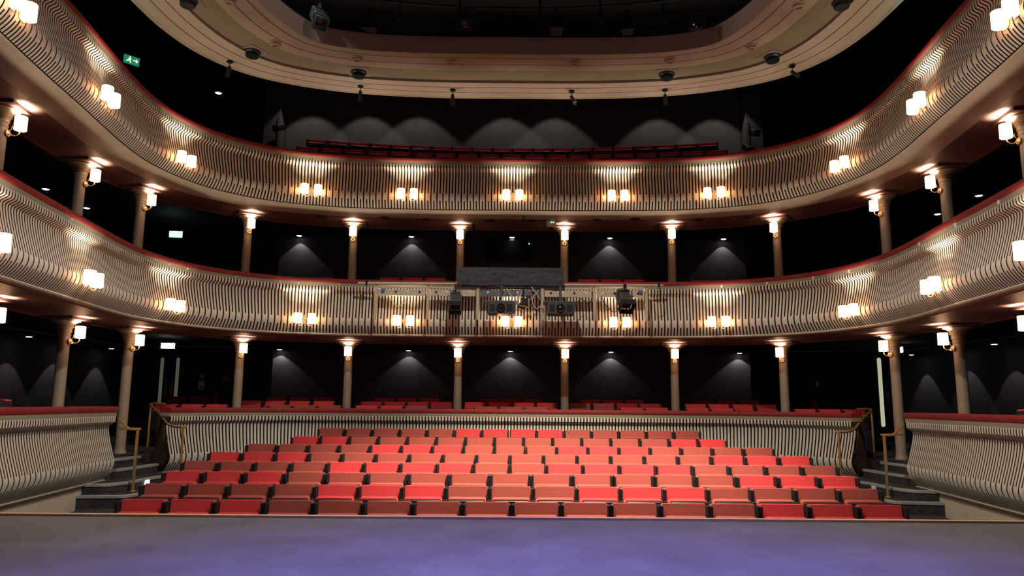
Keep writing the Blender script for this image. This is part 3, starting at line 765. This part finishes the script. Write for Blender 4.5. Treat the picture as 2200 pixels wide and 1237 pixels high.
extinguisher(-7.97, 'red fire extinguisher on the dark wall to the left')
extinguisher(8.20, 'red fire extinguisher on the dark wall to the right')
tag(MB().box((8.36, RY - .207, 1.52), (.10, .012, .15)).build('notice', M_signwhite), 'small pale notice above the right fire extinguisher', 'sign')

# ================================================================== aisle steps and handrails
for sx, nm in ((-1, 'left'), (1, 'right')):
    e = struct(empty('aisle_steps', (0, 0, 0)))
    def rnd(pts, r=.12):
        out = [Vector(pts[0])]
        for p0, p1, p2 in zip(pts, pts[1:], pts[2:]):
            p0, p1, p2 = Vector(p0), Vector(p1), Vector(p2)
            u, v = (p0 - p1).normalized(), (p2 - p1).normalized(); rr = min(r, (p0 - p1).length * .45, (p2 - p1).length * .45)
            a0, b0 = p1 + u * rr, p1 + v * rr
            for k in range(7):
                t = k / 6; out.append(a0 * (1 - t) ** 2 + p1 * 2 * t * (1 - t) + b0 * t * t)
        return out + [Vector(pts[-1])]
    for (pts, z, zb) in (([(6.16, 10.80), (5.42, 10.88), (5.32, 11.4), (5.30, 12.1), (5.22, 12.75)], -.40, -.95),
                         ([(6.16, 10.95), (5.76, 11.02), (5.64, 11.35), (5.62, 12.1), (5.50, 12.9)], -.26, -.42),
                         ([(6.5, 11.5), (6.06, 11.6), (6.0, 12.1), (5.95, 12.95)], -.12, -.30),
                         ([(6.9, 11.55), (6.36, 11.65), (6.32, 12.2), (6.28, 13.0)], .0, -.16)):
        path = [(sx * p.x, p.y) for p in rnd(pts)]
        back = [(sx * 7.2, path[-1][1]), (sx * 7.2, path[0][1])]
        poly = path + back; n = len(poly)
        st = MB().add([(x, y, zb) for x, y in poly] + [(x, y, z - .035) for x, y in poly], [tuple(range(n)), tuple(n + i for i in range(n))] + [(i, (i + 1) % n, n + (i + 1) % n, n + i) for i in range(n)]).build('step', M_step, e)
        k = len(path); vs = []
        for i, (x, y) in enumerate(path):
            x0, y0 = path[max(i - 1, 0)]; x1, y1 = path[min(i + 1, k - 1)]
            t = Vector((x1 - x0, y1 - y0)).normalized(); nn = Vector((t.y, -t.x)) * (-1 if sx > 0 else 1)
            for d, zz in ((.012, z - .04), (.014, z - .008), (.004, z), (-.05, z), (-.05, z - .036)):
                vs.append((x + nn.x * d, y + nn.y * d, zz))
        MB().add(vs, [(i * 5 + j, i * 5 + (j + 1) % 5, i * 5 + 5 + (j + 1) % 5, i * 5 + 5 + j) for i in range(k - 1) for j in range(5)] + [(0, 1, 2, 3, 4)]).build('nosing', M_nose, st, True)
        MB().add([(x, y, z - .036) for x, y in poly] + [(x + (0 if i >= k else sx * .04), y, z - .005) for i, (x, y) in enumerate(poly)], [tuple(range(n)), tuple(n + i for i in range(n))] + [(i, (i + 1) % n, n + (i + 1) % n, n + i) for i in range(n)]).build('tread', M_step, st)
    # small step lights
    l = empty('step_light', (sx * 5.615, 11.9, -.335), R(90) * sx, label=f'small square step light in a riser of the {nm} aisle steps', cat='step light', group='step lights')
    MB().box((0, .0, 0), (.13, .012, .09)).build('lens', M_steplight if sx < 0 else M_signwhite, l)
    # handrails
    r1 = empty('handrail', (0, 0, 0), label=f'brass handrail at the end of the {nm} side parapet', cat='handrail')
    b = MB(); X = lambda v: sx * v
    b.tube([(X(5.92), 11.50, .66), (X(5.84), 11.42, .60), (X(5.72), 11.33, .53), (X(5.66), 11.30, .505), (X(5.60), 11.28, .50), (X(5.54), 11.29, .50), (X(5.52), 11.34, .50), (X(5.56), 11.38, .50), (X(5.66), 11.40, .50), (X(5.80), 11.44, .50), (X(5.90), 11.50, .50)], .019, 10)
    b.build('rail', M_brass, r1, True)
    MB().tube([(X(5.54), 11.31, -.40), (X(5.54), 11.31, .49)], .021, 12).build('post', M_brass, r1, True)
    MB().lathe((X(5.54), 11.31, -.40), [(.05, 0), (.05, .012), (.022, .02)], 16).build('foot', M_brass, r1, True)
    r2 = empty('handrail', (0, 0, 0), label=f'brass handrail sloping up past the {nm} end of the rear parapet', cat='handrail')
    b = MB()
    b.tube([(X(6.28), 13.75, .87), (X(6.50), 13.80, .88), (X(6.60), 13.86, .86), (X(6.2), 13.35, .72), (X(5.75), 12.72, .55), (X(5.62), 12.58, .515), (X(5.5), 12.5, .50), (X(5.38), 12.46, .50), (X(5.34), 12.52, .50), (X(5.42), 12.60, .50), (X(5.60), 12.72, .50), (X(5.72), 12.86, .50)], .019, 10)
    b.build('rail', M_brass, r2, True)
    MB().tube([(X(5.37), 12.48, -.40), (X(5.37), 12.48, .49)], .021, 12).build('post', M_brass, r2, True)
    MB().tube([(X(6.60), 13.88, 0.0), (X(6.60), 13.88, .85)], .021, 12).build('post', M_brass, r2, True)
    # dark end panel of the rear parapet
tag(MB().box((-6.15, 13.9, .25), (.10, .02, .11)).build('wall_marker_light', M_steplight), 'bright white square light low in the left aisle', 'light')
struct(MB().box((-6.15, 13.97, .16), (.6, .1, .32)).build('aisle_wall', M_black))
tag(MB().box((6.45, 13.9, .28), (.03, .03, .35)).build('blue_marker_light', M_bluelamp), 'faint blue upright light in the right aisle', 'light')
struct(MB().box((6.45, 13.97, .24), (.4, .1, .48)).build('aisle_wall', M_black))

# ================================================================== projector rig on the lower balcony
YR = 14.50
for (x0, x1, nm) in ((-3.02, -.98, 'left'), (.98, 2.96, 'right')):
    z = 3.235
    tag(MB().tube([(x0, YR, z), (x1, YR, z)], .024, 12).build('rigging_bar', M_cream, None, True), f'cream horizontal rigging bar {nm} of the black cloth on the lower balcony', 'rigging bar')
tag(MB().tube([(-.98, YR, 3.20), (.98, YR, 3.20)], .024, 12).build('rigging_bar', M_grey, None, True), 'dark rigging bar below the black cloth', 'rigging bar')
for i, x in enumerate((-2.67, -1.65, -.67, .60, 1.62, 2.64)):
    e = empty('rig_bracket', (x, YR + .02, 3.2), label=f'cream upright bracket holding the rigging bar, {place_word(i, 6)}', cat='bracket', group='upright brackets of the rigging bar')
    MB().box((0, .03, -.33), (.05, .05, .68)).build('upright', M_cream, e)
    MB().box((0, .16, -.02), (.04, .28, .04)).build('stay', M_cream, e)
for i, (x0, x1, m, nm) in enumerate(((-2.63, -1.70, M_cream, 'left end'), (-1.60, -.72, M_cream, 'left of the projectors'), (-.62, .55, M_grey, 'middle'), (.65, 1.57, M_cream, 'right of the projectors'), (1.67, 2.59, M_cream, 'right end'))):
    e = empty('cable_trunking', ((x0 + x1) / 2, YR + .06, 3.08), label=f'cream socket trunking below the rigging bar, {nm}' if m is M_cream else 'shaded socket trunking behind the projectors below the black cloth', cat='trunking')
    w = x1 - x0
    MB().box((0, .03, 0), (w, .06, .10)).build('trunk', m, e)
    MB().box((0, .0, .085), (w, .03, .03)).build('top_rail', m, e); MB().box((0, .0, -.065), (w, .03, .03)).build('bottom_rail', m, e)
    for k in range(4):
        xx = -w / 2 + w * (k + .5) / 4
        MB().lathe((xx, -.0, .0), [(.022, 0), (.022, .012), (.012, .014)], 12, Matrix.Rotation(R(90), 3, 'X')).build('socket', M_black if (k + i) % 2 else M_white, e)
for x, nm in ((-2.53, 'left'), (2.52, 'right')):
    tag(MB().lathe((x, YR + .055, 3.10), [(.034, 0), (.038, .03), (.03, .05), (.001, .05)], 16, Matrix.Rotation(R(90), 3, 'X')).build('power_connector', M_blue, None, True), f'round blue power connector at the {nm} end of the socket trunking', 'connector')
# black cloth
def cloth(x0, x1, z0, z1, y0, label):
    nx, nz = 90, 26; vs = []
    for side in (0, 1):
        for j in range(nz + 1):
            for i in range(nx + 1):
                u, v = i / nx, j / nz; x = x0 + (x1 - x0) * u; z = z1 + (z0 - z1) * v
                d = noise.noise(Vector((x * 2.2 + v, z * 9, 1.3))) * .035 + noise.noise(Vector((x * 6, z * 16, 4))) * .016 + noise.noise(Vector((x * 9 - z * 9, z * 4, 9))) * .018
                k = min(1, v * 4)
                zz = z + .012 * noise.noise(Vector((x * 3, 0, 5))) * v - (.02 * abs(math.sin(u * 9)) * v)
                vs.append((x + .02 * (v - .3) * (1 if u > .5 else -1) * abs(u - .5) * 2, y0 + side * .012 + d * k - .015 * v, zz))
    N1 = (nx + 1) * (nz + 1); fs = []
    for j in range(nz):
        for i in range(nx):
            a = j * (nx + 1) + i; fs.append((a, a + nx + 1, a + nx + 2, a + 1)); fs.append((N1 + a, N1 + a + 1, N1 + a + nx + 2, N1 + a + nx + 1))
    mb = MB(); mb.add(vs, fs); o = mb.build('black_cloth', M_drape, None, True); tag(o, label, 'cloth'); return o
cloth(-1.06, 1.01, 3.22, 3.56, YR - .06, 'creased black cloth hung along the middle of the lower balcony rail')
tag(MB().box((-.02, YR - .02, 3.53), (2.0, .03, .03)).build('cloth_batten', M_metal), 'thin batten carrying the black cloth', 'batten')
for x in (-.9, .9): pass
struct(MB().box((-.9, YR - .0, 3.36), (.03, .03, .34)).build('trim_5', M_metal)); struct(MB().box((.9, YR - .0, 3.36), (.03, .03, .34)).build('trim_6', M_metal))
# projectors
def projector(label, loc, rz, glow=False):
    e = empty('projector', loc, rz, label=label, cat='projector', group='projectors hung on the lower balcony')
    MB().rbox((0, 0, 0), (.52, .42, .22), .03).build('case', mat('projector_grey', (.055, .058, .065), .45), e, True)
    MB().box((0, .0, .125), (.66, .40, .02)).build('cradle', M_grey, e)
    MB().tube([(0, .0, .13), (0, .0, .45)], .025, 10).build('hanging_pole', M_grey, e, True)
    l = MB().lathe((-.01, -.21, .0), [(.08, 0), (.085, .02), (.075, .035), (.06, .03), (.055, .01)], 24, Matrix.Rotation(R(90), 3, 'X'), cap=False).build('lens_ring', M_black, e, True)
    MB().lathe((-.01, -.225, .0), [(.06, 0), (.05, .008), (.02, .016), (.001, .018)], 20, Matrix.Rotation(R(90), 3, 'X'), cap=False).build('lens', M_glassdk, l, True)
    for vx, vw in ((.16, .11), (-.17, .09)):
        v = MB().box((vx, -.211, 0), (vw + .01, .004, .14))
        for k in range(7): v.box((vx, -.214, -.06 + k * .02), (vw, .006, .006))
        v.build('vent', M_black, e)
projector('grey projector hanging left of the cables on the lower balcony', (-.20, 14.22, 2.71), R(0))
projector('grey projector hanging right of the cables on the lower balcony', (.93, 14.22, 2.71), R(0))
lantern('profile_lantern', 'black stage lantern left of the projectors on the lower balcony', (-1.10, 14.40, 3.20), R(3), R(46), M_shell, 1.0, .26, 'stage lanterns on the lower balcony')
lantern('profile_lantern', 'black stage lantern right of the projectors on the lower balcony', (2.20, 14.40, 3.22), R(16), R(50), M_shell, 1.12, .22, 'stage lanterns on the lower balcony')
e = empty('control_box', (.22, 14.42, 3.17), label='black moving lamp head with tangled leads between the two projectors', cat='stage lamp')
MB().tube([(0, 0, .03), (0, 0, -.22)], .02, 8).build('hanger', M_black, e)
MB().rbox((0, -.02, -.33), (.14, .12, .22), .03, Matrix.Rotation(.4, 3, 'Y')).build('lamp_head', M_black, e, True)
MB().box((.10, -.03, -.20), (.10, .05, .06)).build('ballast', M_metal, e)
tag(MB().box((-.17, 14.21, 2.90), (.05, .06, .09)).build('white_clamp', M_white), 'small white clamp above the left projector', 'clamp')
def cable(pts, m, label, r=.006):
    P4 = [Vector(p) for p in pts]; P4 = [P4[0] * 2 - P4[1]] + P4 + [P4[-1] * 2 - P4[-2]]; out = []
    for i in range(1, len(P4) - 2):
        p0, p1, p2, p3 = P4[i - 1:i + 3]
        for k in range(8):
            t = k / 8; out.append(0.5 * ((2 * p1) + (p2 - p0) * t + (2 * p0 - 5 * p1 + 4 * p2 - p3) * t * t + (3 * p1 - p0 - 3 * p2 + p3) * t ** 3))
    out.append(P4[-2])
    return tag(MB().tube(out, r, 6).build('cable', m, None, True), label, 'cable', 'cables of the lower balcony rig')
yc = YR + .03
cable([(-2.38, yc, 3.03), (-2.34, yc - .03, 2.88), (-2.22, yc - .05, 2.79), (-2.10, yc - .04, 2.86), (-2.05, yc, 3.03)], M_yellow, 'pale yellow cable looping below the left socket trunking')
cable([(.10, 14.4, 3.02), (.18, 14.3, 2.86), (.05, 14.25, 2.80), (.30, 14.3, 2.76), (.34, 14.35, 2.62), (.42, 14.4, 2.70), (.36, 14.42, 3.0)], M_yellow, 'yellow cable tangled between the projectors')
cable([(.38, 14.45, 3.18), (.50, 14.38, 3.0), (.58, 14.34, 2.84), (.46, 14.33, 2.74), (.40, 14.36, 2.92), (.52, 14.40, 3.12)], M_whitec, 'pale coiled cable right of the lamp head')
cable([(.42, 14.45, 3.18), (.56, 14.36, 2.96), (.50, 14.33, 2.70), (.38, 14.35, 2.86), (.48, 14.42, 3.1)], M_shell, 'black coiled cable right of the lamp head', .009)
cable([(-.1, 14.45, 3.15), (.0, 14.4, 2.98), (.12, 14.36, 2.94), (.2, 14.4, 3.1)], M_whitec, 'thin pale cable above the left projector')
cable([(2.68, yc, 3.12), (2.72, yc - .04, 2.98), (2.80, yc - .05, 2.88), (2.92, yc - .03, 2.90), (2.96, yc, 3.10)], M_yellow, 'yellow cable hanging at the right end of the rig')
cable([(1.75, yc, 3.02), (1.82, yc - .04, 2.86), (1.98, yc - .05, 2.70), (2.10, yc - .04, 2.78), (2.2, yc - .05, 2.9)], M_shell, 'black cable drooping left of the right lantern', .007)
cable([(1.2, yc - .1, 2.80), (1.35, yc - .08, 2.95), (1.5, yc - .05, 2.85), (1.58, yc, 3.03)], M_shell, 'black cable running from the right projector to the trunking', .007)
cable([(-1.45, yc, 3.03), (-1.40, yc - .05, 2.86), (-1.25, yc - .05, 2.80)], M_shell, 'black cable running to the left lantern', .007)
for x, nm in ((-2.85, 'left'), (2.88, 'right')):
    e = empty('rigging_clamp', (x, YR, 3.235), label=f'black clamp with a hanging safety chain at the {nm} end of the bar', cat='clamp')
    MB().box((0, 0, .01), (.04, .07, .09)).build('hook', M_metal, e)
    c = MB()
    for k in range(9): c.lathe((.01 * (k % 2), -.035, -.06 - k * .035), [(.016, -.006), (.02, 0), (.016, .006)], 8, Matrix.Rotation(R(90 * (k % 2)), 3, 'Y'))
    c.build('chain', M_metal, e)
# small fittings under the upper balcony
for i, (x, y) in enumerate(((-4.98, 15.2), (-4.05, 15.44), (-2.72, 15.48), (-1.85, 15.58), (-.5, 15.68), (.42, 15.66), (1.8, 15.55), (2.6, 15.44), (3.95, 15.48), (4.94, 15.2))):
    tag(MB().lathe((x, y, SO2), [(.001, -.012), (.10, -.012), (.11, -.008), (.11, 0.0)], 22, cap=False).build('flush_speaker', mat('flush_grille', (.05, .03, .025), .7), None, True), f'flush round grille in the upper balcony soffit, {place_word(i, 10)}', 'speaker', 'flush grilles in the upper balcony soffit')
e = empty('emergency_light', (.83, 15.72, SO2), label='small grey emergency light box with two green lamps under the upper balcony', cat='emergency light')
MB().box((0, 0, -.05), (.20, .14, .10)).build('box', M_white, e)
for dx in (0, .05): MB().box((dx, -.072, -.035), (.025, .006, .018)).build('green_lamp', M_led, e)
e = empty('soffit_hook', (-.02 + .25, 15.25, SO2), label='small black bracket under the middle of the upper balcony', cat='bracket')
MB().box((0, 0, -.05), (.03, .03, .10)).build('hook', M_black, e)
e = empty('control_window', (-.07, WB, 4.9), label='dim glazed control window in the back wall of the lower balcony', cat='window')
MB().box((0, -.01, .34), (1.25, .03, .03)).build('head', mat('window_frame_dark', (.06, .055, .06), .5), e)
MB().box((0, .0, 0), (1.2, .02, .65)).build('pane', mat('control_glass', (.015, .018, .022), .15, spec=.8), e)
tag(MB().box((.44, WB - .02, 5.07), (.025, .02, .025)).build('standby_light', M_led), 'tiny green standby light in the control window', 'indicator light')
# lights left on stands beside the gallery piers
for sx, nm in ((-1, 'left'), (1, 'right')):
    e = empty('lamp_stand', (sx * 6.05, 18.3, 6.48), R(20 * sx), label=f'black lamp stand with two lanterns beside the {nm} gallery pier', cat='lamp stand')
    MB().tube([(0, 0, 0), (0, 0, 1.6)], .02, 8).build('pole', M_black, e)
    MB().rbox((.10, -.05, 1.35), (.18, .3, .16), .03, Matrix.Rotation(.5, 3, 'X')).build('upper_lantern', M_black, e, True)
    MB().rbox((-.12, -.05, .9), (.18, .3, .16), .03, Matrix.Rotation(.7, 3, 'X')).build('lower_lantern', M_black, e, True)
    MB().box((0, 0, .02), (.5, .5, .04)).build('base', M_black, e)

# small white clips along the band of the lower balcony
CLL = [(-5.65, 9.52), (-5.85, 12.26), (-5.78, 12.64), (-5.58, 13.03), (-5.11, 13.83), (-4.47, 14.28), (-4.15, 14.43), (-3.43, 14.63)]
CLR = [(4.09, 14.43), (4.72, 13.95), (5.3, 13.4), (5.7, 12.76), (5.79, 10.62), (5.65, 9.45), (5.54, 8.35)]
for side, L, big in (('left', CLL, .018), ('right', CLR, .034)):
    for i, (x, y) in enumerate(L):
        k = min(range(0, 1201), key=lambda k: (P(-LH + LT * k / 1200) - Vector((x, y))).length)
        sc = -LH + LT * k / 1200; p = at(sc, .006, Z1 - .115)
        o = MB().box((0, 0, 0), (big, .014, big * 1.5)).build('band_clip', M_white, None, False, p)
        o.rotation_euler = (0, 0, facing(p.x, p.y))
        tag(o, f'tiny white clip on the lower balcony band, {side} half, {place_word(i, len(L))}', 'clip', f'white clips on the {side} half of the lower balcony band')
